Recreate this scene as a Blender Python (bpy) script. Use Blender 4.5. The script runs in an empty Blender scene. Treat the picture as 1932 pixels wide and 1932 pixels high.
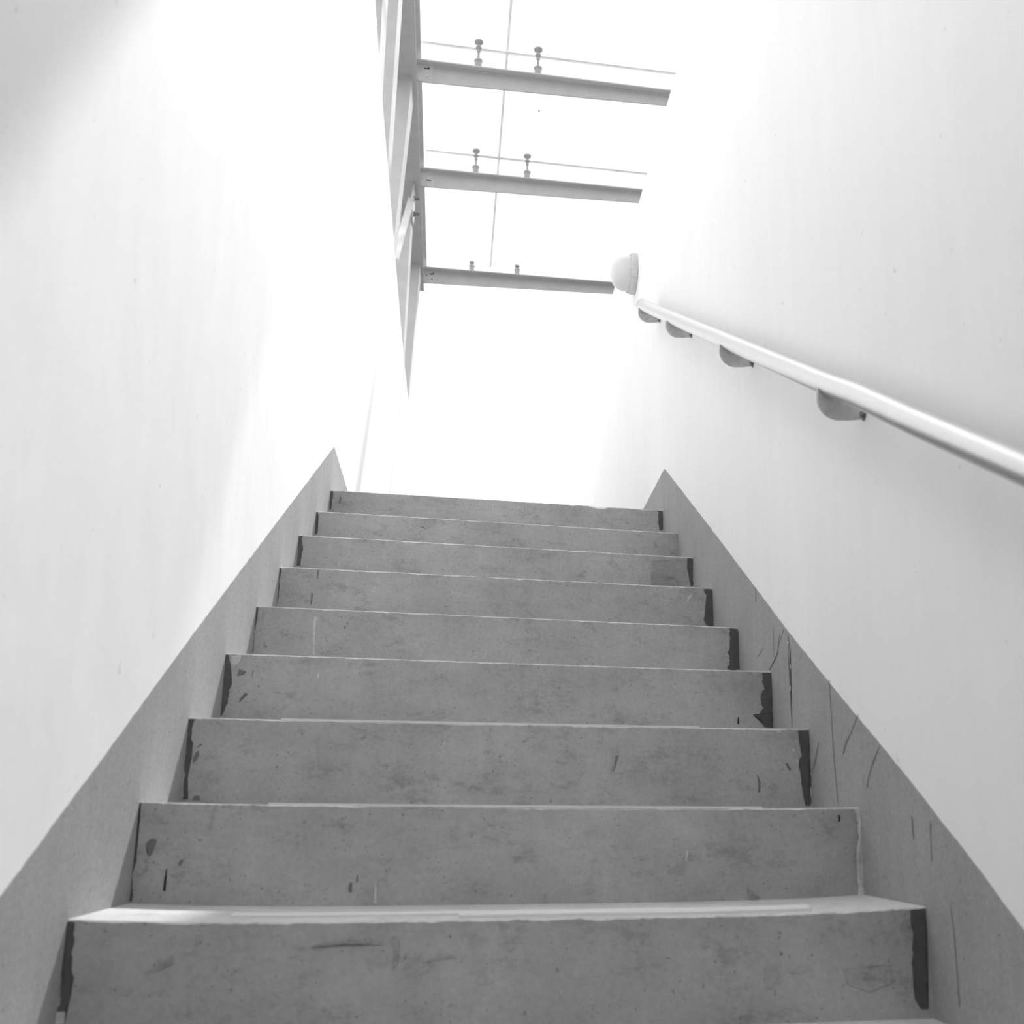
# White stairwell: grey concrete steps between plastered walls, steel and glass roof overhead.
CAM = (2132.9222, 1099.93299, 965.99965, 0.2639, -0.1003, 0.00519, -0.10771, -1.85703, 0.14461)
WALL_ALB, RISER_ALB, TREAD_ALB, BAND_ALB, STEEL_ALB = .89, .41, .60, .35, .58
SKY, HORIZON, SUN, SUN_ANG, GROUND = 2.1, .28, 4.2, 1.2, .12
SUN_DIR = (.30, .54, .785)
CEIL_B = -2.3  # back edge of the unseen roof slab, set by the light it cuts
EXPO = 0.47
RISER_MARKS = [(1,'dark',[(0.6411,0.0004),(0.6423,-0.0214),(0.6429,-0.038),(0.641,-0.0504),(0.6381,-0.0628),(0.6385,-0.0956),(0.6385,-0.12),(0.6416,-0.1403),(0.6461,-0.1549),(0.6593,-0.1553),(0.67,0.0009)]),(3,'dark',[(0.6429,0.3393),(0.6441,0.3122),(0.6485,0.2981),(0.6462,0.2769),(0.6406,0.2651),(0.644,0.2303),(0.6474,0.1956),(0.6514,0.1738),(0.6652,0.1727),(0.6685,0.3411)]),(4,'dark',[(0.6439,0.5062),(0.6457,0.4778),(0.6466,0.4643),(0.6389,0.4506),(0.6381,0.4305),(0.6405,0.4172),(0.6328,0.401),(0.6142,0.3965),(0.6196,0.3914),(0.6394,0.3878),(0.64,0.3679),(0.667,0.3672),(0.6684,0.5084)]),(5,'dark',[(0.6394,0.6778),(0.6416,0.6454),(0.6426,0.6255),(0.6356,0.6068),(0.64,0.5917),(0.6378,0.5734),(0.6293,0.5548),(0.6693,0.5562),(0.6684,0.6775)]),(6,'dark',[(0.6376,0.8574),(0.6496,0.8337),(0.6436,0.8075),(0.6427,0.773),(0.6388,0.7591),(0.6437,0.7389),(0.6668,0.7382),(0.6681,0.859)]),(7,'dark',[(0.6486,1.0287),(0.6477,0.9866),(0.653,0.9584),(0.6582,0.9303),(0.6659,0.9289),(0.6681,1.0298)]),(9,'dark',[(0.6411,1.3619),(0.6498,1.3511),(0.6493,1.3129),(0.6511,1.2794),(0.6643,1.2778),(0.6655,1.3608)]),(1,'dark',[(-0.6597,-0.003),(-0.6585,-0.0259),(-0.6589,-0.0472),(-0.653,-0.0685),(-0.6496,-0.0791),(-0.6523,-0.0931),(-0.6525,-0.1036),(-0.6578,-0.1173),(-0.6567,-0.1394),(-0.6685,-0.1391),(-0.6691,-0.0014)]),(2,'dark',[(-0.6645,0.1651),(-0.6675,0.1517),(-0.6674,0.1251),(-0.6656,0.09),(-0.6663,0.0638),(-0.6679,0.0293),(-0.6636,0.0035),(-0.6693,0.0019),(-0.6698,0.1659)]),(3,'dark',[(-0.6556,0.3344),(-0.6603,0.3194),(-0.6595,0.2878),(-0.6567,0.2459),(-0.66,0.2148),(-0.6553,0.1747),(-0.6653,0.1746),(-0.6699,0.3351)]),(4,'dark',[(-0.6628,0.5069),(-0.6588,0.4873),(-0.6551,0.4568),(-0.6513,0.4386),(-0.6551,0.4142),(-0.6571,0.396),(-0.6627,0.3658),(-0.6694,0.3633),(-0.6698,0.5066)]),(5,'dark',[(-0.6644,0.6769),(-0.6649,0.6486),(-0.6676,0.6133),(-0.6673,0.559),(-0.6725,0.5574),(-0.6698,0.6766)]),(6,'dark',[(-0.6638,0.8498),(-0.6652,0.8275),(-0.6653,0.7879),(-0.6663,0.7391),(-0.6722,0.7388),(-0.6698,0.8495)]),(7,'dark',[(-0.6549,1.0238),(-0.6566,0.9989),(-0.6538,0.9814),(-0.6586,0.9547),(-0.6582,0.9249),(-0.6728,0.9223),(-0.6698,1.0228)]),(8,'dark',[(-0.6624,1.1998),(-0.6637,1.1623),(-0.6609,1.1193),(-0.6737,1.1167),(-0.6698,1.1994)]),(9,'dark',[(-0.6575,1.3789),(-0.6599,1.3506),(-0.663,1.303),(-0.6811,1.3),(-0.6697,1.3783)]),(2,'plaster',[(0.6597,0.1648),(0.6621,0.1496),(0.6647,0.1376),(0.6608,0.1275),(0.6619,0.1095),(0.6584,0.0895),(0.6602,0.0647),(0.6553,0.0401),(0.6574,0.0205),(0.6551,0.0009),(0.6727,0.0008),(0.6702,0.0302),(0.6749,0.0696),(0.6788,0.1296),(0.6777,0.1659)]),(2,'stain',[(-0.637,0.1058),(-0.6339,0.1005),(-0.6372,0.09),(-0.6389,0.0812),(-0.6436,0.076),(-0.6473,0.0795),(-0.6446,0.0865),(-0.6501,0.09),(-0.6508,0.097),(-0.6456,0.1049)]),(2,'stain',[(-0.5868,0.0706),(-0.5895,0.0618),(-0.5945,0.0601),(-0.5958,0.0645),(-0.5921,0.0706)]),(2,'stain2',[(-0.6621,0.09),(-0.6491,0.0795),(-0.6417,0.0742),(-0.6449,0.0551),(-0.6534,0.0378),(-0.6607,0.0422)]),(2,'black',[(-0.6139,0.0551),(-0.6157,0.0378),(-0.6161,0.0196),(-0.6118,0.0192),(-0.6123,0.0373),(-0.6122,0.0548)]),(2,'stain2',[(-0.5425,0.161),(-0.549,0.1397),(-0.5523,0.1209),(-0.5462,0.1194),(-0.5438,0.1382),(-0.5399,0.1602)]),(2,'light',[(0.3149,0.085),(0.3119,0.0667),(0.314,0.0664),(0.318,0.0846)]),(2,'black',[(0.6241,0.1523),(0.6241,0.1463),(0.6242,0.1394),(0.6275,0.1394),(0.6285,0.1466),(0.6269,0.1527)]),(2,'light2',[(-0.2604,0.0311),(-0.2611,0.0087),(-0.2623,-0.0038),(-0.2549,-0.0039),(-0.2574,0.0086),(-0.2586,0.031)]),(2,'black',[(-0.2931,0.0438),(-0.2925,0.0321),(-0.2911,0.0321),(-0.2917,0.0438)]),(2,'stain',[(-0.305,0.0314),(-0.306,0.0154),(-0.2995,0.015),(-0.3005,0.0312)]),(2,'stain2',[(0.0407,0.0113),(0.043,-0.0082),(0.0507,-0.0072),(0.0465,0.012)]),(2,'stain2',[(0.4331,0.0191),(0.4413,0.0123),(0.4536,0.0026),(0.4598,-0.0031),(0.4407,-0.0039),(0.4338,0.0085)]),(3,'stain',[(-0.6439,0.2723),(-0.6421,0.2629),(-0.6452,0.2524),(-0.6526,0.245),(-0.6535,0.2543),(-0.6495,0.2669)]),(3,'stain',[(-0.6449,0.1819),(-0.636,0.1831),(-0.6312,0.1738),(-0.6482,0.1737)]),(3,'stain',[(-0.6399,0.2852),(-0.6471,0.2783),(-0.6457,0.2767),(-0.6378,0.2827)]),(3,'stain',[(0.54,0.2367),(0.5433,0.2196),(0.5414,0.2005),(0.5463,0.2003),(0.5483,0.2201),(0.543,0.2375)]),(3,'stain2',[(0.209,0.2904),(0.2244,0.2907),(0.2255,0.2771),(0.2161,0.2735),(0.2136,0.242),(0.2054,0.2418)]),(3,'stain2',[(0.1431,0.2423),(0.1327,0.2194),(0.1358,0.2179),(0.1483,0.2398)]),(3,'light',[(0.6329,0.2711),(0.6365,0.2653),(0.6398,0.2672),(0.6363,0.273)]),(3,'light',[(0.6253,0.2955),(0.6289,0.2908),(0.632,0.293),(0.6284,0.2976)]),(3,'stain',[(0.608,0.2634),(0.6175,0.2484),(0.6219,0.2509),(0.6124,0.2659)]),(3,'light2',[(0.5844,0.3405),(0.6098,0.341),(0.6045,0.335),(0.5967,0.3313),(0.5892,0.3335)]),(4,'black',[(0.5745,0.3916),(0.5735,0.3836),(0.5732,0.3744),(0.5774,0.3745),(0.5777,0.3837),(0.5773,0.3917)]),(4,'stain',[(-0.6363,0.4736),(-0.6394,0.4563),(-0.638,0.4559),(-0.6345,0.4731)]),(4,'stain',[(-0.6332,0.4726),(-0.6371,0.457),(-0.6357,0.4566),(-0.6313,0.4719)]),(4,'stain',[(-0.63,0.4715),(-0.6348,0.4578),(-0.6335,0.4572),(-0.6282,0.4707)]),(4,'stain',[(-0.6268,0.4705),(-0.6325,0.4585),(-0.6312,0.4578),(-0.6251,0.4695)]),(4,'stain',[(-0.6236,0.4695),(-0.6301,0.4593),(-0.6289,0.4584),(-0.622,0.4683)]),(4,'stain',[(-0.6204,0.4684),(-0.6278,0.4601),(-0.6267,0.459),(-0.619,0.467)]),(4,'stain',[(-0.6172,0.4203),(-0.6277,0.4072),(-0.6303,0.3974),(-0.6282,0.3962),(-0.6229,0.4035),(-0.6119,0.4153)]),(4,'stain',[(-0.6056,0.472),(-0.6065,0.456),(-0.6051,0.4558),(-0.6038,0.4718)]),(4,'light2',[(-0.6554,0.5034),(-0.6333,0.5055),(-0.6335,0.4931),(-0.6419,0.4817),(-0.6513,0.4814),(-0.6557,0.4923)]),(4,'light2',[(-0.4606,0.468),(-0.4594,0.4581),(-0.457,0.4581),(-0.457,0.4681)]),(5,'light2',[(-0.5206,0.6582),(-0.5199,0.6267),(-0.5156,0.5549),(-0.5135,0.555),(-0.5158,0.6267),(-0.5137,0.6579)]),(5,'stain',[(-0.4416,0.635),(-0.442,0.6291),(-0.4379,0.6282),(-0.4362,0.6338)]),(5,'stain2',[(-0.6516,0.6663),(-0.6497,0.6409),(-0.647,0.6408),(-0.6462,0.6662)]),(5,'stain2',[(0.2352,0.666),(0.2384,0.6457),(0.2471,0.6488),(0.2381,0.667)]),(5,'stain',[(-0.6403,0.5722),(-0.6367,0.5684),(-0.6335,0.5743),(-0.6383,0.5757)]),(6,'stain',[(-0.5628,0.848),(-0.5612,0.8224),(-0.5582,0.8224),(-0.5568,0.848)]),(6,'stain',[(-0.575,0.7788),(-0.5746,0.7439),(-0.5708,0.7438),(-0.5689,0.7786)]),(6,'light',[(0.5967,0.8373),(0.5848,0.8265),(0.582,0.8133),(0.5845,0.8127),(0.5893,0.824),(0.5991,0.835)]),(7,'stain2',[(0.5169,1.0093),(0.596,1.0197),(0.6465,1.0228),(0.6447,0.9315),(0.5159,0.9263)]),(7,'stain2',[(0.2828,0.9636),(0.2811,0.9375),(0.2459,0.9393),(0.2588,0.9474)]),(7,'stain2',[(-0.5533,0.9434),(-0.5416,0.9441),(-0.5408,0.9301),(-0.5557,0.9292)]),(8,'stain2',[(-0.316,1.1964),(-0.2472,1.198),(-0.239,1.1864),(-0.2537,1.1677),(-0.2722,1.1527),(-0.284,1.1621),(-0.3109,1.1667),(-0.323,1.18)]),(8,'stain2',[(0.5707,1.1543),(0.5871,1.151),(0.5867,1.1242),(0.5744,1.1216)]),(9,'stain',[(-0.6335,1.3623),(-0.6291,1.3478),(-0.6332,1.3333),(-0.6272,1.3318),(-0.625,1.348),(-0.6306,1.3633)]),(1,'stain2',[(0.3785,-0.0862),(0.4011,-0.081),(0.4049,-0.0986),(0.3906,-0.1205),(0.3791,-0.1155)]),(1,'stain2',[(0.4142,-0.0909),(0.4599,-0.0838),(0.4641,-0.0903),(0.432,-0.0976)]),(1,'stain2',[(0.5146,-0.089),(0.5984,-0.0882),(0.6062,-0.1111),(0.5584,-0.1278),(0.5223,-0.1157)]),(1,'stain2',[(0.6253,-0.0186),(0.6397,-0.0172),(0.6391,-0.0504),(0.628,-0.0461),(0.6185,-0.0335)]),(1,'stain2',[(0.2706,-0.0306),(0.2739,-0.0426),(0.2782,-0.0417),(0.2749,-0.0297)]),(1,'stain2',[(0.2838,-0.0373),(0.2911,-0.0496),(0.2941,-0.048),(0.2861,-0.0361)]),(1,'stain2',[(0.479,-0.0331),(0.4864,-0.0332),(0.4858,-0.0438),(0.4785,-0.0437)]),(1,'stain2',[(-0.2093,-0.0329),(-0.2014,-0.0331),(-0.1987,-0.0556),(-0.2025,-0.0765),(-0.2072,-0.0749),(-0.205,-0.0555)]),(1,'stain2',[(-0.1559,-0.0688),(-0.1363,-0.0635),(-0.1111,-0.0629),(-0.1112,-0.0607),(-0.1372,-0.0591),(-0.1568,-0.0666)]),(1,'stain2',[(-0.3262,-0.0455),(-0.2866,-0.0399),(-0.2482,-0.0394),(-0.2247,-0.0409),(-0.2245,-0.0395),(-0.2483,-0.0342),(-0.2874,-0.0355),(-0.3268,-0.0433)]),(1,'stain2',[(-0.5591,-0.0754),(-0.537,-0.0707),(-0.5214,-0.0637),(-0.5198,-0.0528),(-0.524,-0.051),(-0.5279,-0.0572),(-0.5398,-0.0654),(-0.5597,-0.0741)]),(1,'light2',[(-0.6695,-0.1239),(-0.6572,-0.1229),(-0.6567,-0.1394),(-0.6691,-0.1391)])]
BAND_MARKS = [('black',[(0.902,0.594),(0.916,0.569),(0.93,0.549),(0.964,0.533),(0.984,0.528),(1.013,0.516),(1.005,0.514),(0.978,0.526),(0.956,0.531),(0.924,0.547),(0.912,0.569),(0.899,0.593)]),('stain',[(0.867,0.598),(0.89,0.583),(0.91,0.57),(0.907,0.569),(0.884,0.581),(0.864,0.597)]),('stain',[(0.96,0.614),(0.965,0.542),(0.962,0.542),(0.956,0.613)]),('stain',[(0.832,0.579),(0.833,0.544),(0.827,0.511),(0.83,0.447),(0.829,0.357),(0.825,0.357),(0.824,0.446),(0.817,0.509),(0.81,0.541),(0.828,0.578)]),('light',[(0.822,0.505),(0.823,0.496),(0.815,0.495),(0.814,0.504)]),('light',[(0.831,0.455),(0.831,0.443),(0.824,0.443),(0.821,0.454)]),('light',[(0.836,0.564),(0.832,0.558),(0.825,0.557),(0.829,0.563)]),('stain',[(0.53,0.434),(0.527,0.364),(0.524,0.274),(0.512,0.176),(0.509,0.176),(0.52,0.274),(0.523,0.363),(0.526,0.434)]),('stain',[(0.357,0.347),(0.404,0.316),(0.444,0.296),(0.465,0.273),(0.461,0.272),(0.434,0.294),(0.401,0.315),(0.354,0.346)]),('stain',[(0.249,0.277),(0.288,0.253),(0.317,0.224),(0.331,0.204),(0.325,0.204),(0.314,0.224),(0.28,0.252),(0.247,0.277)]),('stain',[(0.621,0.311),(0.656,0.276),(0.68,0.245),(0.676,0.245),(0.643,0.274),(0.619,0.31)]),('stain',[(0.113,0.15),(0.113,0.127),(0.112,0.11),(0.107,0.111),(0.109,0.127),(0.11,0.15)]),('stain2',[(0.034,0.141),(0.041,0.077),(0.038,0.077),(0.03,0.141)]),('stain2',[(-0.023,0.019),(-0.029,-0.049),(-0.028,-0.137),(-0.031,-0.137),(-0.033,-0.048),(-0.025,0.019)]),('stain',[(1.122,0.753),(1.127,0.717),(1.122,0.716),(1.117,0.752)]),('stain2',[(1.312,0.612),(1.27,0.591),(1.228,0.579),(1.226,0.58),(1.267,0.591),(1.308,0.612)]),('stain2',[(1.132,0.565),(1.096,0.57),(1.073,0.582),(1.077,0.583),(1.102,0.572),(1.135,0.566)])]
import bpy, bmesh, math, random
from mathutils import Vector, Matrix, noise
random.seed(7)
SC = bpy.context.scene
COL = SC.collection

# ------------------------------------------------------------------ helpers
def tag(o, label=None, cat=None, group=None, kind=None):
    if label: o['label'] = label
    if cat: o['category'] = cat
    if group: o['group'] = group
    if kind: o['kind'] = kind
    return o

def empty(name, loc, label, cat, group=None):
    o = bpy.data.objects.new(name, None)
    o.empty_display_size = 0.05
    o.location = loc
    COL.objects.link(o)
    return tag(o, label, cat, group)

def link(name, bm, mats, parent=None, smooth=False, loc=None):
    """one mesh object from a bmesh in world coordinates; a child keeps its world place"""
    me = bpy.data.meshes.new(name)
    bmesh.ops.recalc_face_normals(bm, faces=bm.faces[:])
    org = Vector(loc) if loc is not None else (Vector(parent_origin(parent)) if parent else Vector((0, 0, 0)))
    bmesh.ops.translate(bm, verts=bm.verts[:], vec=-org)
    bm.to_mesh(me); bm.free()
    if not isinstance(mats, (list, tuple)): mats = [mats]
    for m in mats: me.materials.append(m)
    if smooth:
        for p in me.polygons: p.use_smooth = True
    o = bpy.data.objects.new(name, me)
    COL.objects.link(o)
    if parent:
        o.parent = parent
        o.location = org - Vector(parent_origin(parent))
    else:
        o.location = org
    return o

def parent_origin(p):
    v = Vector(p.location)
    while p.parent:
        p = p.parent; v += Vector(p.location)
    return v

def hexa(bm, pts, mi=0):
    """8 points: bottom ring of 4, top ring of 4"""
    v = [bm.verts.new(p) for p in pts]
    fs = [(0, 3, 2, 1), (4, 5, 6, 7), (0, 1, 5, 4), (1, 2, 6, 5), (2, 3, 7, 6), (3, 0, 4, 7)]
    out = []
    for f in fs:
        fc = bm.faces.new([v[i] for i in f]); fc.material_index = mi; out.append(fc)
    return v, out

def box(bm, x0, x1, y0, y1, z0, z1, mi=0):
    return hexa(bm, [(x0, y0, z0), (x1, y0, z0), (x1, y1, z0), (x0, y1, z0),
                     (x0, y0, z1), (x1, y0, z1), (x1, y1, z1), (x0, y1, z1)], mi)

def prism(bm, pts, off, mi=0):
    """closed polygon (3D points) extruded by vector off"""
    off = Vector(off)
    a = [bm.verts.new(p) for p in pts]
    b = [bm.verts.new(Vector(p) + off) for p in pts]
    n = len(pts)
    f = [bm.faces.new(a[::-1]), bm.faces.new(b)]
    for i in range(n):
        f.append(bm.faces.new([a[i], a[(i + 1) % n], b[(i + 1) % n], b[i]]))
    for q in f: q.material_index = mi
    return f

def frame_for(d):
    d = Vector(d).normalized()
    u = d.cross(Vector((0, 0, 1)))
    if u.length < 1e-4: u = Vector((1, 0, 0))
    u.normalize(); v = u.cross(d).normalized()
    return u, v

def lathe(bm, base, axis, prof, n=40, mi=0, sx=1.0):
    """profile [(radius, height)] turned about axis from base"""
    axis = Vector(axis).normalized(); u, v = frame_for(axis); base = Vector(base)
    rings = []
    for r, h in prof:
        if r < 1e-6:
            rings.append([bm.verts.new(base + axis * h)])
        else:
            rings.append([bm.verts.new(base + axis * h + (u * math.cos(t) * sx + v * math.sin(t)) * r)
                          for t in [2 * math.pi * i / n for i in range(n)]])
    for a, b in zip(rings, rings[1:]):
        for i in range(n):
            j = (i + 1) % n
            if len(a) == 1 and len(b) == 1: continue
            if len(a) == 1: f = bm.faces.new([a[0], b[j], b[i]])
            elif len(b) == 1: f = bm.faces.new([a[i], a[j], b[0]])
            else: f = bm.faces.new([a[i], a[j], b[j], b[i]])
            f.material_index = mi
    if len(rings[0]) > 1: bm.faces.new(rings[0][::-1]).material_index = mi
    if len(rings[-1]) > 1: bm.faces.new(rings[-1]).material_index = mi

def tube(bm, pts, r, n=24, mi=0):
    pts = [Vector(p) for p in pts]
    rings = []
    for i, p in enumerate(pts):
        d = (pts[min(i + 1, len(pts) - 1)] - pts[max(i - 1, 0)]).normalized()
        u, v = frame_for(d)
        rr = r[i] if isinstance(r, (list, tuple)) else r
        rings.append([bm.verts.new(p + (u * math.cos(t) + v * math.sin(t)) * rr)
                      for t in [2 * math.pi * k / n for k in range(n)]])
    for a, b in zip(rings, rings[1:]):
        for k in range(n):
            bm.faces.new([a[k], a[(k + 1) % n], b[(k + 1) % n], b[k]]).material_index = mi
    bm.faces.new(rings[0][::-1]).material_index = mi
    bm.faces.new(rings[-1]).material_index = mi

def bevel(o, w=0.003, seg=2):
    m = o.modifiers.new('bevel', 'BEVEL'); m.width = w; m.segments = seg; m.limit_method = 'ANGLE'
    m.angle_limit = math.radians(35)
    return o

# ------------------------------------------------------------------ materials
def new_mat(name):
    m = bpy.data.materials.new(name); m.use_nodes = True
    nt = m.node_tree
    b = nt.nodes['Principled BSDF']
    return m, nt, b

def N(nt, t, **kw):
    n = nt.nodes.new(t)
    for k, v in kw.items(): setattr(n, k, v)
    return n

def coords(nt, scale=(1, 1, 1), rot=(0, 0, 0)):
    g = N(nt, 'ShaderNodeNewGeometry')
    mp = N(nt, 'ShaderNodeMapping'); mp.inputs['Scale'].default_value = scale; mp.inputs['Rotation'].default_value = rot
    nt.links.new(g.outputs['Position'], mp.inputs['Vector'])
    return mp.outputs['Vector']

def noise_tex(nt, vec, scale, detail=4, rough=0.55, dist=0.0):
    n = N(nt, 'ShaderNodeTexNoise')
    n.inputs['Scale'].default_value = scale; n.inputs['Detail'].default_value = detail
    n.inputs['Roughness'].default_value = rough; n.inputs['Distortion'].default_value = dist
    nt.links.new(vec, n.inputs['Vector'])
    return n.outputs['Fac']

def rng(nt, v, a, b, c, d, smooth=False):
    m = N(nt, 'ShaderNodeMapRange')
    if smooth: m.interpolation_type = 'SMOOTHSTEP'
    for i, x in zip((1, 2, 3, 4), (a, b, c, d)): m.inputs[i].default_value = x
    nt.links.new(v, m.inputs[0])
    return m.outputs[0]

def mul(nt, a, b):
    m = N(nt, 'ShaderNodeMath', operation='MULTIPLY')
    for i, x in enumerate((a, b)):
        if isinstance(x, (int, float)): m.inputs[i].default_value = x
        else: nt.links.new(x, m.inputs[i])
    return m.outputs[0]

def grey(nt, val, tint=(1, 1, 1)):
    c = N(nt, 'ShaderNodeCombineColor')
    for i in range(3): nt.links.new(val, c.inputs[i])
    return c.outputs[0]

def bump(nt, b, h, dist, strength=1.0):
    n = N(nt, 'ShaderNodeBump'); n.inputs['Distance'].default_value = dist; n.inputs['Strength'].default_value = strength
    nt.links.new(h, n.inputs['Height']); nt.links.new(n.outputs['Normal'], b.inputs['Normal'])

def mat_plaster(name, base):
    m, nt, b = new_mat(name)
    v = coords(nt)
    big = noise_tex(nt, v, 1.6, 3, .5)
    vs = coords(nt, (9, 9, 1.2)); st = noise_tex(nt, vs, 1.5, 5, .6)
    fine = noise_tex(nt, v, 60, 3, .6)
    spk = noise_tex(nt, v, 34, 2, .5)
    f = mul(nt, rng(nt, big, .3, .7, .975, 1.015), rng(nt, st, .3, .7, .985, 1.012))
    f = mul(nt, f, rng(nt, spk, .735, .78, 1.0, .82))
    f = mul(nt, f, rng(nt, fine, .3, .7, .99, 1.01))
    f = mul(nt, f, base)
    nt.links.new(grey(nt, f), b.inputs['Base Color'])
    b.inputs['Roughness'].default_value = .75
    b.inputs['Specular IOR Level'].default_value = .25
    wave = noise_tex(nt, coords(nt, (3, 3, 1.6)), 1.7, 3, .5)
    bump(nt, b, wave, .012, .6)
    return m

def mat_concrete(name, base, stain=1.0, stretch=(3, 3, 7)):
    m, nt, b = new_mat(name)
    v = coords(nt)
    big = noise_tex(nt, coords(nt, (1, 1, 1.5)), 3.4, 5, .6, .15)
    hor = noise_tex(nt, coords(nt, stretch), 2.3, 6, .65)
    ver = noise_tex(nt, coords(nt, (26, 26, 3)), 1.0, 4, .6)
    fine = noise_tex(nt, v, 105, 5, .75)
    spk = noise_tex(nt, v, 150, 2, .5)
    lspk = noise_tex(nt, coords(nt, (1.1, 1, .9)), 120, 2, .5)
    blot = noise_tex(nt, coords(nt, (1, 1, 1.9)), 10.5, 7, .8, .12)
    f = mul(nt, rng(nt, big, .3, .72, 1 - .13 * stain, 1 + .12 * stain), rng(nt, hor, .3, .7, 1 - .08 * stain, 1 + .06 * stain))
    f = mul(nt, f, rng(nt, ver, .35, .7, 1.03, .965))
    f = mul(nt, f, rng(nt, blot, .50, .72, 1.0, 1 - .30 * stain, True))
    f = mul(nt, f, rng(nt, fine, .3, .7, .88, 1.10))
    f = mul(nt, f, rng(nt, spk, .675, .74, 1.0, .55))
    f = mul(nt, f, rng(nt, lspk, .745, .79, 1.0, 1.35))
    f = mul(nt, f, base)
    nt.links.new(grey(nt, f), b.inputs['Base Color'])
    b.inputs['Roughness'].default_value = .82
    b.inputs['Specular IOR Level'].default_value = .2
    bump(nt, b, fine, .0012, .5)
    return m

def mat_flat(name, base, rough=.7, var=.05, spec=.3, scale=18, metal=0.0, stretch=(1, 1, 1)):
    m, nt, b = new_mat(name)
    n = noise_tex(nt, coords(nt, stretch), scale, 5, .6)
    f = mul(nt, rng(nt, n, .3, .7, 1 - var, 1 + var), base)
    nt.links.new(grey(nt, f), b.inputs['Base Color'])
    b.inputs['Roughness'].default_value = rough
    b.inputs['Specular IOR Level'].default_value = spec
    b.inputs['Metallic'].default_value = metal
    return m

def mat_ragged(name, base):
    """paint with a broken, brushed coverage is done in the mesh outline; this is its tone"""
    return mat_flat(name, base, .6, .12, .3, 60)

def mat_glass(name, frost=0.0):
    m = bpy.data.materials.new(name); m.use_nodes = True
    nt = m.node_tree; nt.nodes.clear()
    out = N(nt, 'ShaderNodeOutputMaterial')
    tr = N(nt, 'ShaderNodeBsdfTransparent'); gl = N(nt, 'ShaderNodeBsdfGlossy')
    gl.inputs['Roughness'].default_value = .02
    mix = N(nt, 'ShaderNodeMixShader')
    nz = noise_tex(nt, coords(nt), 2.0, 3, .5)
    t = .86 if frost == 0 else FROST_T
    f = mul(nt, rng(nt, nz, .3, .7, .99, 1.01), t)
    nt.links.new(grey(nt, f), tr.inputs['Color'])
    if frost:
        tl = N(nt, 'ShaderNodeBsdfTranslucent'); tl.inputs['Color'].default_value = (.8, .8, .8, 1)
        mix.inputs['Fac'].default_value = .25
        nt.links.new(tr.outputs[0], mix.inputs[1]); nt.links.new(tl.outputs[0], mix.inputs[2])
    else:
        mix.inputs['Fac'].default_value = .03
        nt.links.new(tr.outputs[0], mix.inputs[1]); nt.links.new(gl.outputs[0], mix.inputs[2])
    nt.links.new(mix.outputs[0], out.inputs['Surface'])
    return m

FROST_T = .95  # how much sun the added frosted panes let through
M = {}
M['plaster'] = mat_plaster('white_wall_plaster', WALL_ALB)
M['soffit'] = mat_plaster('white_soffit_plaster', .7)
M['back'] = mat_flat('unseen_dark_back_wall', .12, .8)  # dark so the unseen wall bounces little light onto the risers
M['landing'] = mat_concrete('grey_landing_concrete', .32)
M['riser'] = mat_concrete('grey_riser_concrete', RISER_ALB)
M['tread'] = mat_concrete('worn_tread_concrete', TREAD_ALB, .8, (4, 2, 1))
M['arris'] = mat_concrete('chipped_edge_concrete', TREAD_ALB * 1.15, 1.4, (14, 1, 1))
M['band'] = mat_concrete('grey_skirting_paint', BAND_ALB, .35, (3, 3, 1))
M['dark'] = mat_ragged('dark_grey_touch_up_paint', RISER_ALB * .24)
M['stain'] = mat_flat('dark_grey_spot', RISER_ALB * .42, .7, .15, .2, 70)
M['stain2'] = mat_concrete('soft_grey_stain', RISER_ALB * .90, 1.7)
M['black'] = mat_flat('black_tick_mark', .012, .5, .1, .3, 40)
M['light'] = mat_flat('white_scratch', .62, .8, .1, .2, 60)
M['light2'] = mat_flat('pale_smear', RISER_ALB * 1.35, .8, .2, .2, 60)
M['crack'] = mat_flat('dark_crack', .05, .7, .1, .2, 40)
M['scuff'] = mat_flat('grey_scuff', BAND_ALB * .62, .7, .15, .2, 40)
M['scuff2'] = mat_flat('faint_scuff', BAND_ALB * .85, .7, .15, .2, 40)
M['filler'] = mat_flat('pale_filler_plaster', RISER_ALB * 1.45, .85, .25, .2, 40)
M['strip'] = mat_flat('pale_nosing_strip', .72, .6, .05, .3, 30, stretch=(2, 8, 8))
M['steel'] = mat_flat('pale_grey_painted_steel', STEEL_ALB, .5, .06, .4, 7)
M['plate'] = mat_flat('pale_end_plate_steel', STEEL_ALB * 1.05, .5, .12, .4, 30)
M['mark'] = mat_flat('black_marker_ink', .01, .6, .1, .2, 30)
M['bolt'] = mat_flat('dull_bolt_steel', .22, .4, .1, .5, 40, .6)
M['stainless'] = mat_flat('brushed_stainless_steel', .64, .33, .05, .5, 9, 1.0, (40, 1, 40))
M['bracket'] = mat_flat('dull_cast_bracket_steel', .46, .55, .18, .4, 55)
M['fixing'] = mat_flat('satin_fixing_steel', .42, .4, .06, .5, 20)
M['lamp_glass'] = mat_flat('milky_lamp_glass', .68, .35, .03, .5, 14)
M['lamp_ring'] = mat_flat('pale_lamp_casting', .58, .5, .05, .4, 40)
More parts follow.
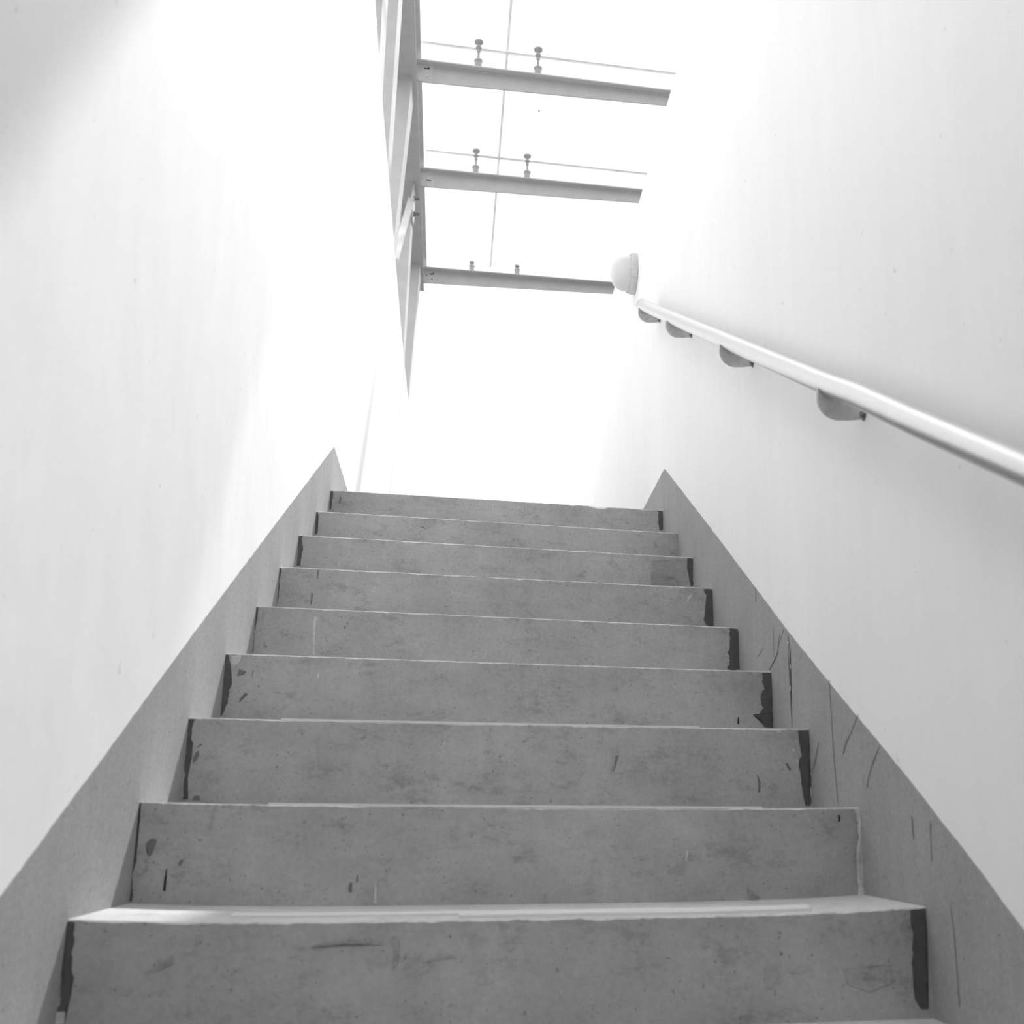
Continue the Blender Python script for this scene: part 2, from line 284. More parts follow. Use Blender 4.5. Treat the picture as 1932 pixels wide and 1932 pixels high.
def mat_seal():
    m = bpy.data.materials.new('pale_silicone_seal'); m.use_nodes = True
    nt = m.node_tree; nt.nodes.clear()
    out = N(nt, 'ShaderNodeOutputMaterial'); a = N(nt, 'ShaderNodeBsdfDiffuse'); t = N(nt, 'ShaderNodeBsdfTranslucent'); mx = N(nt, 'ShaderNodeMixShader')
    f = rng(nt, noise_tex(nt, coords(nt), 6, 3, .5), .3, .7, .72, .86)
    g = grey(nt, f)
    nt.links.new(g, a.inputs['Color']); nt.links.new(g, t.inputs['Color'])
    mx.inputs['Fac'].default_value = .42
    nt.links.new(a.outputs[0], mx.inputs[1]); nt.links.new(t.outputs[0], mx.inputs[2]); nt.links.new(mx.outputs[0], out.inputs['Surface'])
    return m
M['seal'] = mat_seal()
M['glass'] = mat_glass('clear_roof_glass')
M['frost'] = mat_glass('added_frosted_glass', 1)  # for an unseen row of panes, added to weaken the sun
M['leaf'] = mat_flat('brown_grey_debris', .2, .8, .2, .2, 60)

# ------------------------------------------------------------------ measured stair
SL = [(-0.071, 0.0), (0.239, 0.168), (0.536, 0.337), (0.833, 0.509), (1.16, 0.679), (1.47, 0.853), (1.783, 1.026), (2.142, 1.203), (2.495, 1.383)]
SR = [(0.079, 0.003), (0.386, 0.167), (0.693, 0.342), (0.996, 0.51), (1.336, 0.679), (1.67, 0.861), (1.977, 1.032), (2.249, 1.188), (2.566, 1.363)]
SAG = [-.0095, -.005, -.002, -.001, 0, 0, 0, 0, .001]
HW = .67
def step_y(k, x):
    t = (x + HW) / (2 * HW); return SL[k][0] * (1 - t) + SR[k][0] * t
def step_z(k, x):
    t = (x + HW) / (2 * HW); return SL[k][1] * (1 - t) + SR[k][1] * t + SAG[k] * (1 - (2 * t - 1) ** 4)

stair = empty('staircase', (0, 0, -.17), 'straight flight of grey painted concrete steps rising between two white walls', 'staircase')

ORD = ['first', 'second', 'third', 'fourth', 'fifth', 'sixth', 'seventh', 'eighth', 'ninth']
KIND_I = {'dark': 3, 'stain': 4, 'stain2': 5, 'black': 6, 'light': 7, 'light2': 8, 'plaster': 9}
STEP_MATS = [M['riser'], M['tread'], M['arris'], M['dark'], M['stain'], M['stain2'], M['black'], M['light'], M['light2'], M['filler']]

def ragged(poly, amp, seg):
    out = []
    n = len(poly)
    for i in range(n):
        a = Vector(poly[i]); b = Vector(poly[(i + 1) % n]); L = (b - a).length
        k = max(1, int(L / seg)); nr = Vector((-(b - a).y, (b - a).x)); nr = nr.normalized() if nr.length > 0 else nr
        for j in range(k):
            p = a + (b - a) * (j / k)
            p = p + nr * (random.uniform(-amp, amp) * .7 + amp * 1.3 * noise.noise(Vector((p.x * 60, p.y * 60, 2.3))))
            out.append((p.x, p.y))
    return out

for k in range(9):
    bm = bmesh.new()
    nseg = 268
    rows = []
    zb = (SL[k][1] if k == 0 else min(SL[k - 1][1], SR[k - 1][1])) - (.172 if k == 0 else .012)
    if k == 0: zb = -.19
    for i in range(nseg + 1):
        x = -HW + 2 * HW * i / nseg
        y = step_y(k, x); z = step_z(k, x)
        c = .0022 + .0016 * noise.noise(Vector((x * 22, k * 7.3, 0))) + .0012 * noise.noise(Vector((x * 70, k * 3.1, 5)))
        chip = max(0, noise.noise(Vector((x * 13, k * 5.7, 9))) - .42) * .022 + max(0, noise.noise(Vector((x * 41, k * 2.7, 3))) - .5) * .012
        chip *= (1.0 if x > .1 else .5) if k == 8 else .35
        c = max(.0008, c) + chip
        yb = step_y(k + 1, x) + .02 if k < 8 else y + .34
        zbk = z if k < 8 else z
        rows.append([bm.verts.new((x, y, zb)), bm.verts.new((x, y, z - c * 1.1)), bm.verts.new((x, y + c * .9, z)),
                     bm.verts.new((x, yb, zbk)), bm.verts.new((x, yb, zb))])
    for a, b in zip(rows, rows[1:]):
        for j, mi in ((0, 0), (1, 2), (2, 1), (3, 1), (4, 1)):
            f = bm.faces.new([a[j], b[j], b[(j + 1) % 5], a[(j + 1) % 5]]); f.material_index = mi
    bm.faces.new(rows[0]); bm.faces.new(rows[-1][::-1])
    # paint marks on the riser, thin films standing half a millimetre proud
    lift = .0005
    for kk, kind, poly in RISER_MARKS:
        if kk != k + 1: continue
        amp = .0026 if kind in ('dark', 'plaster') else (.0012 if kind == 'stain2' else .0004)
        pl = ragged(poly, amp, .004) if kind in ('dark', 'stain2', 'plaster', 'light2') else poly
        pts = []
        for (x, z) in pl:
            x = max(-HW + .0005, min(HW - .0005, x)); z = min(z, step_z(k, x) - .003)
            pts.append((x, step_y(k, x) - lift, z))
        lift += .00008
        if kind == 'plaster':
            pts2 = [(p[0], p[1] - .006 * abs(noise.noise(Vector((p[0] * 90, p[2] * 60, 0)))) - .003, p[2]) for p in pts]
        else: pts2 = pts
        vs = [bm.verts.new(p) for p in pts2]
        try:
            f = bm.faces.new(vs); f.material_index = KIND_I[kind]
            bmesh.ops.triangulate(bm, faces=[f])
        except ValueError: pass
    o = link('step', bm, STEP_MATS, stair)

# pale strips stuck along the front of the three lowest treads
def strip(k, x0, x1, dy0, dy1, h, wob=.0012):
    bm = bmesh.new(); n = 60; rows = []
    for i in range(n + 1):
        x = x0 + (x1 - x0) * i / n
        w = wob * noise.noise(Vector((x * 9, k, dy0 * 50)))
        y0 = step_y(k, x) + dy0 + w; y1 = step_y(k, x) + dy1 + w; z = step_z(k, x)
        rows.append([bm.verts.new((x, y0, z - .0005)), bm.verts.new((x, y0, z + h + w * .6)),
                     bm.verts.new((x, y1, z + h + w * .6)), bm.verts.new((x, y1, z - .0005))])
    for a, b in zip(rows, rows[1:]):
        for j in range(4): bm.faces.new([a[j], b[j], b[(j + 1) % 4], a[(j + 1) % 4]])
    bm.faces.new(rows[0]); bm.faces.new(rows[-1][::-1])
    o = link('nosing_strip', bm, M['strip'], stair)
    tag(o, 'pale strip along the front edge of the tread')
    return o
strip(0, -.46, .49, .075, .125, .004)
strip(0, -.11, .475, .028, .060, .005)
strip(1, -.4547, .4704, .006, .05, .0035)
strip(1, -.2983, .4, .0, .012, .0035)
strip(2, -.489, .41, .001, .045, .003)

# rest of the flight, below and under the camera
bm = bmesh.new()
for j in range(1, 9):
    y1 = -.31 * j; z1 = -.1705 * j
    hexa(bm, [(-HW, y1 - .075, z1 - .2), (HW, y1 + .075, z1 - .2), (HW, y1 + .42, z1 - .2), (-HW, y1 + .27, z1 - .2),
              (-HW, y1 - .075, z1), (HW, y1 + .075, z1), (HW, y1 + .42, z1), (-HW, y1 + .27, z1)], 0)
for f in bm.faces:
    if f.calc_center_median().z > 5: pass
bm.normal_update()
for f in bm.faces:
    if f.normal.z > .5: f.material_index = 1
link('lower_steps', bm, [M['riser'], M['tread']], stair)

# ------------------------------------------------------------------ setting
def struct(name, bm, mats, **kw):
    o = link(name, bm, mats, **kw); o['kind'] = 'structure'; return o

bm = bmesh.new()
poly = [(-5.5, -2.3), (6.12, -2.3), (6.12, 3.12), (-5.5, 3.12)]
prism(bm, [(HW, y, z) for y, z in poly], (.25, 0, 0))
struct('wall_right', bm, M['plaster'])
bm = bmesh.new()
poly = [(-5.5, -2.3), (7.95, -2.3), (8.0, 3.38), (6.807, 3.476), (5.678, 3.584), (4.73, 3.735), (3.436, 3.931), (2.974, 4.053), (2.2, 3.95), (1.2, 3.15), (-1.5, 2.2), (-5.5, 1.6)]  # out-of-view near end of the top lowered to admit sky light
prism(bm, [(-HW, y, z) for y, z in poly], (-.25, 0, 0))
struct('wall_left', bm, M['plaster'])

BT = .0015
def jitter_line(pts, seg, amp):
    out = []
    for a, b in zip(pts, pts[1:]):
        L = math.dist(a, b); n = max(1, int(L / seg))
        for i in range(n):
            t = i / n
            out.append((a[0] + (b[0] - a[0]) * t, a[1] + (b[1] - a[1]) * t + random.uniform(-amp, amp)))
    out.append(pts[-1]); return out
topL = [(-2.2, -.96), (-.332, .048), (.003, .227), (.457, .475), (1.006, .768), (2.521, 1.571), (3.07, 1.549), (7.9, 1.549)]
topR = [(-2.2, -1.05), (-.264, -.003), (-.103, .092), (.195, .254), (.528, .427), (.822, .584), (1.656, 1.051), (2.527, 1.531), (3.115, 1.511), (6.1, 1.49)]
def band(name, x, s, top, marks):
    bm = bmesh.new()
    tl = jitter_line(top, .02, .0012)
    # quads from the painted edge down, then a small return to the wall
    lo = lambda y: (.55 * y - 1.0 if y < 2.5 else 1.2)
    prev = None
    for y, z in tl:
        a = bm.verts.new((x - s * BT, y, z)); b = bm.verts.new((x - s * BT, y, lo(y))); c = bm.verts.new((x + s * .0005, y, z))
        if prev:
            bm.faces.new([prev[0], a, b, prev[1]]); bm.faces.new([prev[2], c, a, prev[0]])
        prev = (a, b, c)
    lift = .0004
    for kind, pl in marks:
        vs = [bm.verts.new((x - s * (BT + lift), y, z)) for y, z in pl]
        lift += .00005
        try:
            f = bm.faces.new(vs); f.material_index = {'black': 1, 'stain': 2, 'stain2': 3, 'light': 4}[kind]
            bmesh.ops.triangulate(bm, faces=[f])
        except ValueError: pass
    return struct(name, bm, [M['band'], M['crack'], M['scuff'], M['scuff2'], M['light2']])
band('baseboard_left', -HW, -1, topL, [])
band('baseboard_right', HW, 1, topR, BAND_MARKS)

bm = bmesh.new()
hexa(bm, [(-.95, 2.80, 1.1), (.95, 2.90, 1.1), (.95, 8.2, 1.1), (-.95, 8.2, 1.1),
          (-.95, 2.80, 1.380), (.95, 2.90, 1.355), (.95, 8.2, 1.355), (-.95, 8.2, 1.380)])
struct('floor', bm, M['landing'])
bm = bmesh.new()
box(bm, -.95, .95, -5.5, -3.0, -2.32, -1.55)
struct('floor_lower', bm, M['tread'])
bm = bmesh.new()
hexa(bm, [(-1.3, CEIL_B, 6.66), (2.6, CEIL_B, 6.66), (2.6, 3.44, 6.66), (-1.3, 3.20, 6.66),
          (-1.3, CEIL_B, 6.9), (2.6, CEIL_B, 6.9), (2.6, 3.44, 6.9), (-1.3, 3.20, 6.9)])
struct('ceiling_unseen', bm, M['soffit'])  # unseen roof slab, added to shade the near wall and stair
bm = bmesh.new()
box(bm, -.95, .95, -4.25, -4.0, -2.3, 3.4)
struct('wall_back_unseen', bm, M['back'])  # unseen end wall, added dark to keep light off the risers

# ------------------------------------------------------------------ handrail
# axis measured on the plane x = 0.6
RX = .6
def rail_pt(y): return Vector((RX, y, .934 + (y - .113) * .5462))
y_far, y_near = 2.64, -2.3
rail = empty('handrail', (.67, 1.0, 1.42), 'round brushed steel handrail sloping up the right wall on four brackets', 'handrail')
bm = bmesh.new()
pts = [rail_pt(y_near + (y_far - y_near) * i / 40) for i in range(41)]
for i, p in enumerate(pts):           # the slight knock the rail has near the lowest bracket
    p.z += .004 * math.exp(-((p.y - .02) / .12) ** 2)
tube(bm, pts, .0245, 40)
link('rail', bm, M['stainless'], rail, smooth=True)
bm = bmesh.new()
d = (rail_pt(1) - rail_pt(0)).normalized()
lathe(bm, rail_pt(y_far) - d * .004, d, [(.0252, 0), (.0252, .006), (.021, .0095), (0, .0100)], 36)
link('end_cap', bm, M['stainless'], rail, smooth=False)

def bracket(y, big=1.0):
    """J-shaped cast tongue from the wall to the outer underside of the rail, in the plane across the rail"""
    c = rail_pt(y)
    zw = c.z - .066
    out = [(HW, zw - .006), (.642, zw - .010), (.622, zw - .011)]
    for i in range(13):                                 # round outer corner
        a = math.radians(-90 - 90 * i / 12)
        out.append((.6185 + .044 * math.cos(a), zw + .033 + .044 * math.sin(a)))
    out += [(.5755, c.z - .012), (.588, c.z - .018), (.592, c.z - .024)]
    inn = [(.596, zw + .040), (.603, zw + .036), (.614, zw + .032), (.630, zw + .027), (.648, zw + .021), (HW, zw + .014)]
    bm = bmesh.new()
    pts = [(x, y - .005, z) for x, z in out + inn]
    prism(bm, pts, (0, .010, 0))
    b = bevel(link('bracket', bm, M['bracket'], rail), .0015, 2)
    bm = bmesh.new()
    lathe(bm, (HW + .001, y - .002, zw + .001), (-1, 0, 0), [(.012, 0), (.012, .003), (.0075, .003), (.0075, .009), (.004, .011), (0, .011)], 20)
    q = link('bolt', bm, M['bolt'], b)
    return b
for y in (.225, 1.073, 1.92, 2.585): bracket(y)

# ------------------------------------------------------------------ bulkhead lamp
LY, LZ = 3.286, 2.794
lamp = empty('wall_lamp', (HW, LY, LZ), 'round bulkhead lamp with milky dome high on the right wall above the rail end', 'lamp')
bm = bmesh.new()
lathe(bm, (HW, LY, LZ), (-1, 0, 0), [(.101, 0), (.103, .006), (.103, .024), (.099, .030), (.094, .032), (.094, .026), (.06, .026)], 48)
link('base_ring', bm, M['lamp_ring'], lamp, smooth=False)
bm = bmesh.new()
prof = [(.092, .024)]
for i in range(0, 15):
    a = math.radians(90 * i / 14)
    prof.append((.090 * math.cos(a) ** .62 if i < 14 else 0, .030 + .092 * math.sin(a) ** .9))
lathe(bm, (HW, LY, LZ), (-1, 0, 0), prof, 48)
link('dome', bm, M['lamp_glass'], lamp, smooth=True)
for ang in (80, 205, 330):
    bm = bmesh.new()
    a = math.radians(ang)
    cy, cz = LY + math.cos(a) * .1035, LZ + math.sin(a) * .1035
    ty, tz = -math.sin(a), math.cos(a)
    ry, rz = math.cos(a), math.sin(a)
    P = lambda x, t, r: (x, cy + ty * t + ry * r, cz + tz * t + rz * r)
    hexa(bm, [P(HW - .003, -.016, -.002), P(HW - .003, .016, -.002), P(HW - .038, .016, -.006), P(HW - .038, -.016, -.006),
              P(HW - .003, -.016, .003), P(HW - .003, .016, .003), P(HW - .038, .016, .000), P(HW - .038, -.016, .000)])
    link('clip', bm, M['lamp_ring'], lamp)

# ------------------------------------------------------------------ steel roof frame
def lerp(a, b, t): return a + (b - a) * t
# chord beam along the left wall: line of its right lower flange edge
def chord_x(y): return -.679 - .0186 * (y - 5.6)
CY0, CY1 = 2.6, 10.62
def chord_box(bm, xo0, xo1, z0, z1, y0=CY0, y1=CY1):
    hexa(bm, [(chord_x(y0) + xo0, y0, z0), (chord_x(y0) + xo1, y0, z0), (chord_x(y1) + xo1, y1, z0), (chord_x(y1) + xo0, y1, z0),
              (chord_x(y0) + xo0, y0, z1), (chord_x(y0) + xo1, y0, z1), (chord_x(y1) + xo1, y1, z1), (chord_x(y1) + xo0, y1, z1)])
chord = empty('edge_beam', (chord_x(8), 8, 6.2), 'long pale steel edge beam running above the left wall and carrying three cross beams', 'steel beam')
bm = bmesh.new(); chord_box(bm, -.24, 0, 6.200, 6.214); link('bottom_flange', bm, M['steel'], chord)
bm = bmesh.new(); chord_box(bm, -.075, -.062, 6.214, 6.452); link('web', bm, M['steel'], chord)
bm = bmesh.new(); chord_box(bm, -.20, .025, 6.452, 6.466); link('top_flange', bm, M['steel'], chord)

# cross beams (tapered tees): left web foot (y, z0), left flange z, right end at x=1.51
BEAMS = [
 dict(yl=6.594, zl=6.200, fl=6.368, yr=6.79, zr=6.261, fr=6.368, ov=.066, nm='nearest', lab='nearest of the three pale steel cross beams under the glass, its end plate marked 1'),
 dict(yl=8.273, zl=6.200, fl=6.372, yr=8.44, zr=6.257, fr=6.372, ov=.060, nm='middle', lab='middle one of the three pale steel cross beams under the glass roof'),
 dict(yl=10.398, zl=6.200, fl=6.364, yr=10.55, zr=6.256, fr=6.364, ov=.085, nm='far', lab='farthest and lowest-looking of the three pale steel cross beams, beside the wall lamp'),
]
XR0, XR1 = 1.51, 2.6
def bl(B, a, b, x, xl):
    t = (x - xl) / (XR0 - xl); return lerp(B[a], B[b], t)
def cross_beam(i):
    B = BEAMS[i]
    xl = chord_x(B['yl']) - .062
    root = empty('cross_beam', (xl, B['yl'], B['zl']), B['lab'], 'steel beam', 'cross beams of the glass roof')
    def P(x, dy, z): return (x, bl(B, 'yl', 'yr', x, xl) + dy, z)
    zb = lambda x: bl(B, 'zl', 'zr', x, xl); zf = lambda x: bl(B, 'fl', 'fr', x, xl)
    bm = bmesh.new()
    hexa(bm, [P(xl, 0, zb(xl)), P(XR1, 0, zb(XR1)), P(XR1, .012, zb(XR1)), P(xl, .012, zb(xl)),
              P(xl, 0, zf(xl)), P(XR1, 0, zf(XR1)), P(XR1, .012, zf(XR1)), P(xl, .012, zf(xl))])
    link('web', bm, M['steel'], root)
    bm = bmesh.new(); ov = B['ov']
    hexa(bm, [P(xl, -ov, zf(xl)), P(XR1, -ov, zf(XR1)), P(XR1, ov, zf(XR1)), P(xl, ov, zf(xl)),
              P(xl, -ov, zf(xl) + .012), P(XR1, -ov, zf(XR1) + .012), P(XR1, ov, zf(XR1) + .012), P(xl, ov, zf(xl) + .012)])
    link('top_flange', bm, M['steel'], root)
    # weld fillet under the flange
    bm = bmesh.new()
    tube(bm, [P(lerp(xl + .03, XR1, t / 20), -.004, zf(lerp(xl + .03, XR1, t / 20)) - .004) for t in range(21)], .006, 8)
    link('weld_bead', bm, M['plate'], root)
    # end plate lapped on the web
    x0, x1 = xl + .035, chord_x(B['yl']) + .128
    bm = bmesh.new()
    hexa(bm, [P(x0, -.009, zb(x0) + .004), P(x1, -.009, zb(x1) - .006), P(x1, 0, zb(x1) - .006), P(x0, 0, zb(x0) + .004),
              P(x0, -.009, zf(x0) - .006), P(x1, -.009, zf(x1) - .006), P(x1, 0, zf(x1) - .006), P(x0, 0, zf(x0) - .006)])
    pl = link('end_plate', bm, M['plate'], root); bevel(pl, .002, 1)
    cx = chord_x(B['yl'])
    def bolt(dx, dz, r, m='bolt'):
        bm = bmesh.new(); x = cx + dx; p = P(x, -.0088, zb(x) + dz)
        lathe(bm, p, (0, -1, 0), [(r, 0), (r, .004), (r * .8, .006), (0, .006)], 6)
        return link('bolt', bm, M[m], pl)
    def ink(pts, w):
        bm = bmesh.new(); l = []; r = []
        for j, (dx, dz) in enumerate(pts):
            a = pts[max(j - 1, 0)]; b = pts[min(j + 1, len(pts) - 1)]
            ex, ez = b[0] - a[0], b[1] - a[1]; mm = math.hypot(ex, ez)
            x = cx + dx
            l.append(P(x - ez / mm * w, -.0097, zb(x) + dz + ex / mm * w)); r.append(P(x + ez / mm * w, -.0097, zb(x) + dz - ex / mm * w))
        prism(bm, l + r[::-1], (0, .0006, 0))
        return link('marking', bm, M['mark'], pl)
    if i == 0:
        ink([(.053, .128), (.098, .126)], .0052); ink([(.099, .126), (.088, .142)], .0045)
        bolt(.030, .100, .010, 'plate'); bolt(.090, .052, .012, 'plate')
    elif i == 1:
        ink([(.050, .073), (.098, .069)], .0055)
        bolt(.086, .054, .012, 'plate'); bolt(.022, .092, .011, 'plate'); bolt(.105, .128, .012, 'plate')
    else:
        ink([(.060, .118), (.102, .114)], .006); ink([(.102, .114), (.104, .138)], .005)
        bolt(.030, .096, .010); bolt(.092, .052, .010)
    return root, B, xl
def flange_top(i, x):
    B = BEAMS[i]; xl = chord_x(B['yl']) - .062
    return Vector((x, bl(B, 'yl', 'yr', x, xl), bl(B, 'fl', 'fr', x, xl) + .012))
for i in range(3): cross_beam(i)

# columns standing on the left wall, leaning slightly outwards: (y, x right edge at top, x right edge at z=4.5, top z)
def column(y, xt, xb, zt, lab):
    W2, D = .22, .30
    sl = (xt - xb) / (zt - 4.5); zb0 = 3.3
    xbb = xb + sl * (zb0 - 4.5)
    root = empty('steel_column', (xbb - W2 / 2, y + D / 2, zb0), lab, 'steel column', 'columns of the glass roof')
    def seg(x0, x1, d0, d1):
        bm = bmesh.new()
        hexa(bm, [(xbb + x0, y + d0, zb0), (xbb + x1, y + d0, zb0), (xbb + x1, y + d1, zb0), (xbb + x0, y + d1, zb0),
                  (xt + x0, y + d0, zt), (xt + x1, y + d0, zt), (xt + x1, y + d1, zt), (xt + x0, y + d1, zt)])
        return bm
    s = link('shaft', seg(-W2, 0, 0, D), M['steel'], root); bevel(s, .006, 2)
    bm = bmesh.new()
    tube(bm, [(xt - W2, y - .002, zt - .004), (xt, y - .002, zt - .004)], .007, 8)
    link('weld_bead', bm, M['plate'], root)
    return root
column(3.6, -.704, -.702, 6.2, 'nearest pale steel column over the left wall, a sliver at the frame top')
column(5.1, -.749, -.765, 6.2, 'second pale steel column over the left wall, cut by the frame top')
column(6.54, -.736, -.826, 6.2, 'pale steel column under the end of the nearest cross beam')
column(8.27, -.806, -.819, 5.86, 'pale steel column standing below the bolted gusset of the middle cross beam')
column(9.925, -.792, -.857, 6.2, 'farthest pale steel column, its top just under the far cross beam')

# brace from the gusset under the middle cross beam down towards the camera
br = empty('diagonal_brace', (-.80, 8.2, 5.95), 'slim sunlit diagonal brace bolted to a gusset between two columns over the left wall', 'brace')
bm = bmesh.new()
A = Vector((-.80, 8.05, 5.93)); Bv = Vector((-.825, 6.80, 4.62))
hexa(bm, [Bv + Vector((-.03, 0, -.03)), Bv + Vector((.03, 0, -.03)), Bv + Vector((.03, .03, .03)), Bv + Vector((-.03, .03, .03)),
          A + Vector((-.03, 0, -.03)), A + Vector((.03, 0, -.03)), A + Vector((.03, .03, .03)), A + Vector((-.03, .03, .03))])
link('bar', bm, M['steel'], br)
bm = bmesh.new()
prism(bm, [(-.80, 7.98, 5.86), (-.80, 8.20, 6.205), (-.80, 8.50, 6.205), (-.80, 8.42, 5.86), (-.80, 8.25, 5.80)], (.014, 0, 0))
gus = link('gusset', bm, M['plate'], br)
for (yy, zz) in ((8.16, 5.99), (8.27, 5.89)):
    bm = bmesh.new()
    lathe(bm, (-.787, yy, zz), (1, 0, 0), [(.026, 0), (.026, .016), (.014, .016), (.014, .06), (0, .062)], 6)
    link('bolt', bm, M['bolt'], gus)

# ------------------------------------------------------------------ roof glass
GZ = 6.66
def cen_x(y): return .075 - .0140 * (y - 6.1)
# rows: y at x=-.7 and slope per metre; the first row is added to dim the sun
ROWS = [(3.24, .06), (4.52, .08), (6.70, .083), (8.37, .080), (10.78, .07)]
def row_y(r, x): return ROWS[r][0] + ROWS[r][1] * (x + .7)
XO = 2.6
ROWN = ['frosted', 'nearest clear', 'middle', 'far']
def pane(r, side):
    g = .0118
    xa = (lambda y: chord_x(y) + .03) if side == 0 else (lambda y: cen_x(y) + g)
    xb = (lambda y: cen_x(y) - g) if side == 0 else (lambda y: XO)
    def corner(f, rr, s):
        y = ROWS[rr][0]; x = f(y); return (x, row_y(rr, x) + s * g)
    c = [corner(xa, r, 1), corner(xb, r, 1), corner(xb, r + 1, -1), corner(xa, r + 1, -1)]
    bm = bmesh.new()
    hexa(bm, [(x, y, GZ) for x, y in c] + [(x, y, GZ + .016) for x, y in c])
    sd = ('left', 'right')[side]
    lab = {0: 'added unseen frosted pane that dims the sun, beside the roof slab, %s one of its pair' % sd,
           1: 'clear roof glass pane on the %s, before the joint over the nearest cross beam' % sd,
           2: 'clear roof glass pane on the %s, between the nearest and middle cross beams' % sd,
           3: 'clear roof glass pane on the %s, between the middle and far cross beams' % sd}[r]
    o = link('glass_sheet', bm, M['frost'] if r == 0 else M['glass'], None, loc=((c[0][0] + c[2][0]) / 2, (c[0][1] + c[2][1]) / 2, GZ))
    tag(o, lab, 'glass panel', 'panels of the glass roof')
for r in range(4):
    for s in (0, 1): pane(r, s)
def seal(pts, w, lab, z=GZ + .001):
    bm = bmesh.new()
    (x0, y0), (x1, y1) = pts
    L = math.hypot(x1 - x0, y1 - y0); nx, ny = -(y1 - y0) / L * w, (x1 - x0) / L * w
    c = [(x0 - nx, y0 - ny), (x1 - nx, y1 - ny), (x1 + nx, y1 + ny), (x0 + nx, y0 + ny)]
    hexa(bm, [(x, y, z) for x, y in c] + [(x, y, z + .014) for x, y in c])
    o = link('silicone_joint', bm, M['seal'], None, loc=((x0 + x1) / 2, (y0 + y1) / 2, z))
    tag(o, lab, 'glass joint', 'joints of the glass roof')
for r, nm in ((2, 'thin grey joint across the glass just above the nearest cross beam'), (3, 'thin grey joint across the glass just above the middle cross beam')):
    seal([(-.70, row_y(r, -.70)), (XO, row_y(r, XO))], .0115, nm)
seal([(cen_x(4.6), 4.60), (cen_x(10.8), 10.82)], .0115, 'long grey joint down the middle of the glass roof', GZ + .0012)

def fixing(i, x, h, lab):
    p = flange_top(i, x) + Vector((0, -.018, 0))
    root = empty('glass_fixing', p, lab, 'glass fixing', 'point fixings on the cross beams')
    top = GZ - p.z
    bm = bmesh.new()
    lathe(bm, p, (0, 0, 1), [(.031, 0), (.031, .070), (.037, .074), (.037, .088), (.026, .096), (.012, .112)] , 28)
    link('sleeve', bm, M['fixing'], root, smooth=False)
    if h == 'short':
        bm = bmesh.new()
        lathe(bm, p + Vector((0, 0, .106)), (0, 0, 1), [(.011, 0), (.011, .012), (.027, .014), (.032, .030), (.026, .038), (0, .039)], 24)
        link('cap', bm, M['fixing'], root)
        return
    bm = bmesh.new()
    lathe(bm, p + Vector((0, 0, .104)), (0, 0, 1), [(.011, 0), (.011, top - .104 - .112), (.017, top - .104 - .108), (.017, top - .104 - .094), (.012, top - .104 - .09), (.012, top - .104 - .06)], 20)
    link('rod', bm, M['fixing'], root)
    bm = bmesh.new()
    lathe(bm, p + Vector((0, 0, top - .080)), (0, 0, 1), [(.014, 0), (.022, .006), (.027, .016), (.025, .022), (.015, .026), (.015, .052)], 24)
    link('collar', bm, M['fixing'], root)
    bm = bmesh.new()
    lathe(bm, p + Vector((0, 0, top - .030)), (0, 0, 1), [(.015, 0), (.025, .007), (.036, .013), (.038, .019), (.038, .0295), (0, .0295)], 28)
    link('disc', bm, M['fixing'], root)
fixing(0, -.185, 'full', 'left glass fixing standing on the nearest cross beam')
fixing(0, .335, 'full', 'right glass fixing standing on the nearest cross beam')
fixing(1, -.190, 'full', 'left glass fixing standing on the middle cross beam')
fixing(1, .330, 'full', 'right glass fixing standing on the middle cross beam')
fixing(2, -.215, 'short', 'left short glass fixing stub on the far cross beam')
fixing(2, .325, 'short', 'right short glass fixing stub on the far cross beam')

bm = bmesh.new()
bmesh.ops.create_icosphere(bm, subdivisions=2, radius=1, matrix=Matrix.Translation((.40, 7.60, GZ + .020)) @ Matrix.Rotation(.5, 4, 'Z') @ Matrix.Diagonal((.014, .007, .004, 1)))
o = link('debris_speck', bm, M['leaf'], None, loc=(.40, 7.60, GZ + .016))
tag(o, 'tiny dark speck of debris lying on the glass between two cross beams', 'debris')

# ------------------------------------------------------------------ light
w = bpy.data.worlds.new('bright_overcast_sky'); SC.world = w; w.use_nodes = True
bg = w.node_tree.nodes['Background']
bg.inputs['Color'].default_value = (1, 1, 1, 1); bg.inputs['Strength'].default_value = SKY
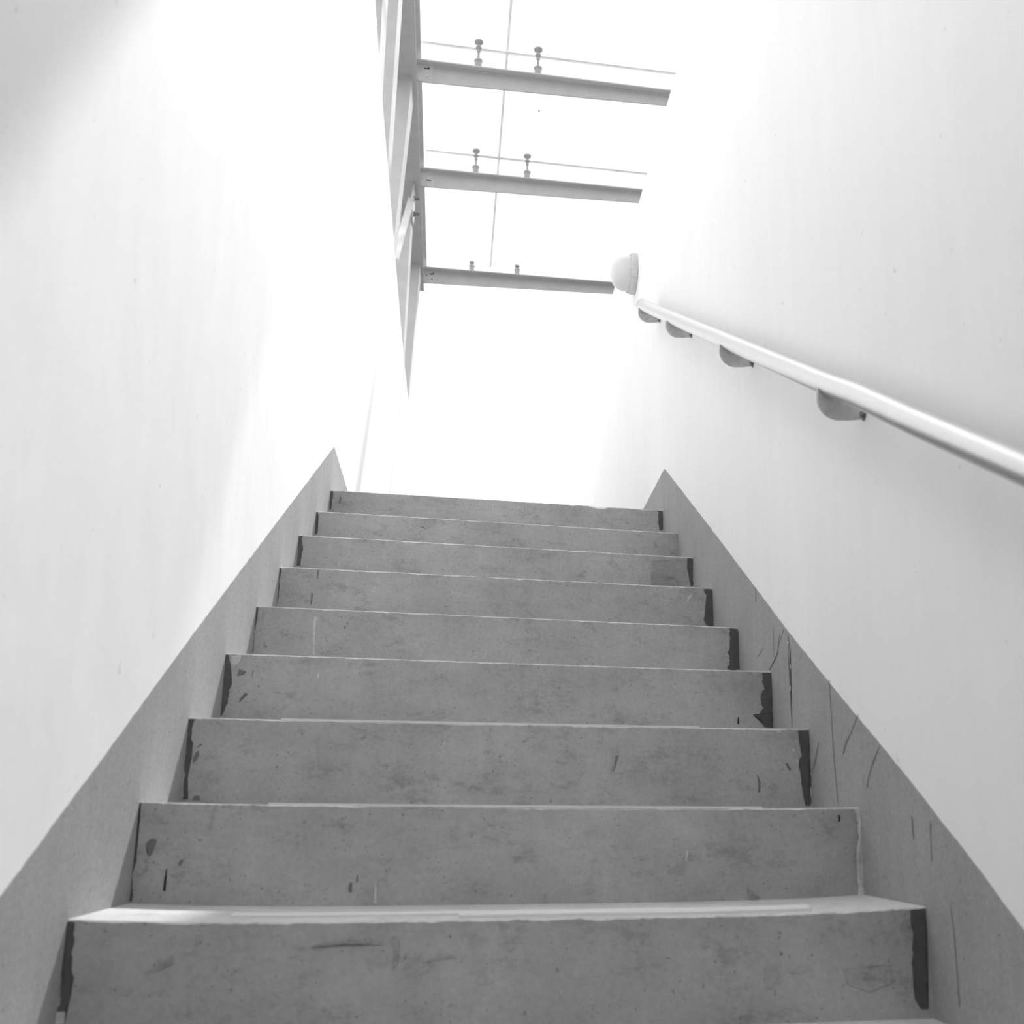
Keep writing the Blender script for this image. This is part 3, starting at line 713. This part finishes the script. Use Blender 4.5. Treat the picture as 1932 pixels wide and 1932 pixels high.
# the open sky is bright, what lies below the horizon is duller ground
nt = w.node_tree
tc = nt.nodes.new('ShaderNodeTexCoord'); sep = nt.nodes.new('ShaderNodeSeparateXYZ'); nt.links.new(tc.outputs['Generated'], sep.inputs[0])
cr = nt.nodes.new('ShaderNodeValToRGB'); nt.links.new(sep.outputs['Z'], cr.inputs[0])
mp_ = nt.nodes.new('ShaderNodeMath'); mp_.operation = 'MULTIPLY_ADD'; mp_.inputs[1].default_value = .5; mp_.inputs[2].default_value = .5
nt.links.new(sep.outputs['Z'], mp_.inputs[0]); nt.links.new(mp_.outputs[0], cr.inputs[0])
el = cr.color_ramp.elements
g3 = lambda v: (v, v, v, 1)
el[0].position = .47; el[0].color = g3(GROUND)
el[1].position = 1.0; el[1].color = g3(1.0)
e = el.new(.505); e.color = g3(HORIZON)
nt.links.new(cr.outputs[0], bg.inputs['Color'])
sd = bpy.data.lights.new('hazy_sun', 'SUN'); sd.energy = SUN; sd.angle = math.radians(SUN_ANG)
so = bpy.data.objects.new('hazy_sun', sd); COL.objects.link(so)
so.location = (3, 6, 9)
so.rotation_euler = Vector(SUN_DIR).to_track_quat('Z', 'Y').to_euler()

# ------------------------------------------------------------------ camera
f, px, py, a, b, c, cx, cy, cz = CAM
ca, sa, cb, sb, cc, sn = math.cos(a), math.sin(a), math.cos(b), math.sin(b), math.cos(c), math.sin(c)
fwd = Vector((-sb * ca, cb * ca, sa)); right = Vector((cb, sb, 0)); up = right.cross(fwd)
r2 = right * cc + up * sn; u2 = up * cc - right * sn
cam = bpy.data.cameras.new('camera'); co = bpy.data.objects.new('camera', cam); COL.objects.link(co)
m = Matrix.Identity(4)
for i in range(3):
    m[i][0] = r2[i]; m[i][1] = u2[i]; m[i][2] = -fwd[i]
m.translation = Vector((cx, cy, cz))
co.matrix_world = m
cam.sensor_width = 36; cam.sensor_fit = 'HORIZONTAL'
cam.lens = f / 1932 * 36
cam.shift_x = -(px - 966) / 1932
cam.shift_y = (py - 966) / 1932
cam.clip_start = .02; cam.clip_end = 200
cam.dof.use_dof = True; cam.dof.focus_distance = 4.2; cam.dof.aperture_fstop = 6.3
SC.camera = co
SC.view_settings.view_transform = 'Standard'; SC.view_settings.look = 'None'
SC.view_settings.gamma = 1; SC.view_settings.use_curve_mapping = False
SC.view_settings.exposure = EXPO
try: SC.cycles.max_bounces = 14; SC.cycles.diffuse_bounces = 8; SC.cycles.transparent_max_bounces = 16
except Exception: pass
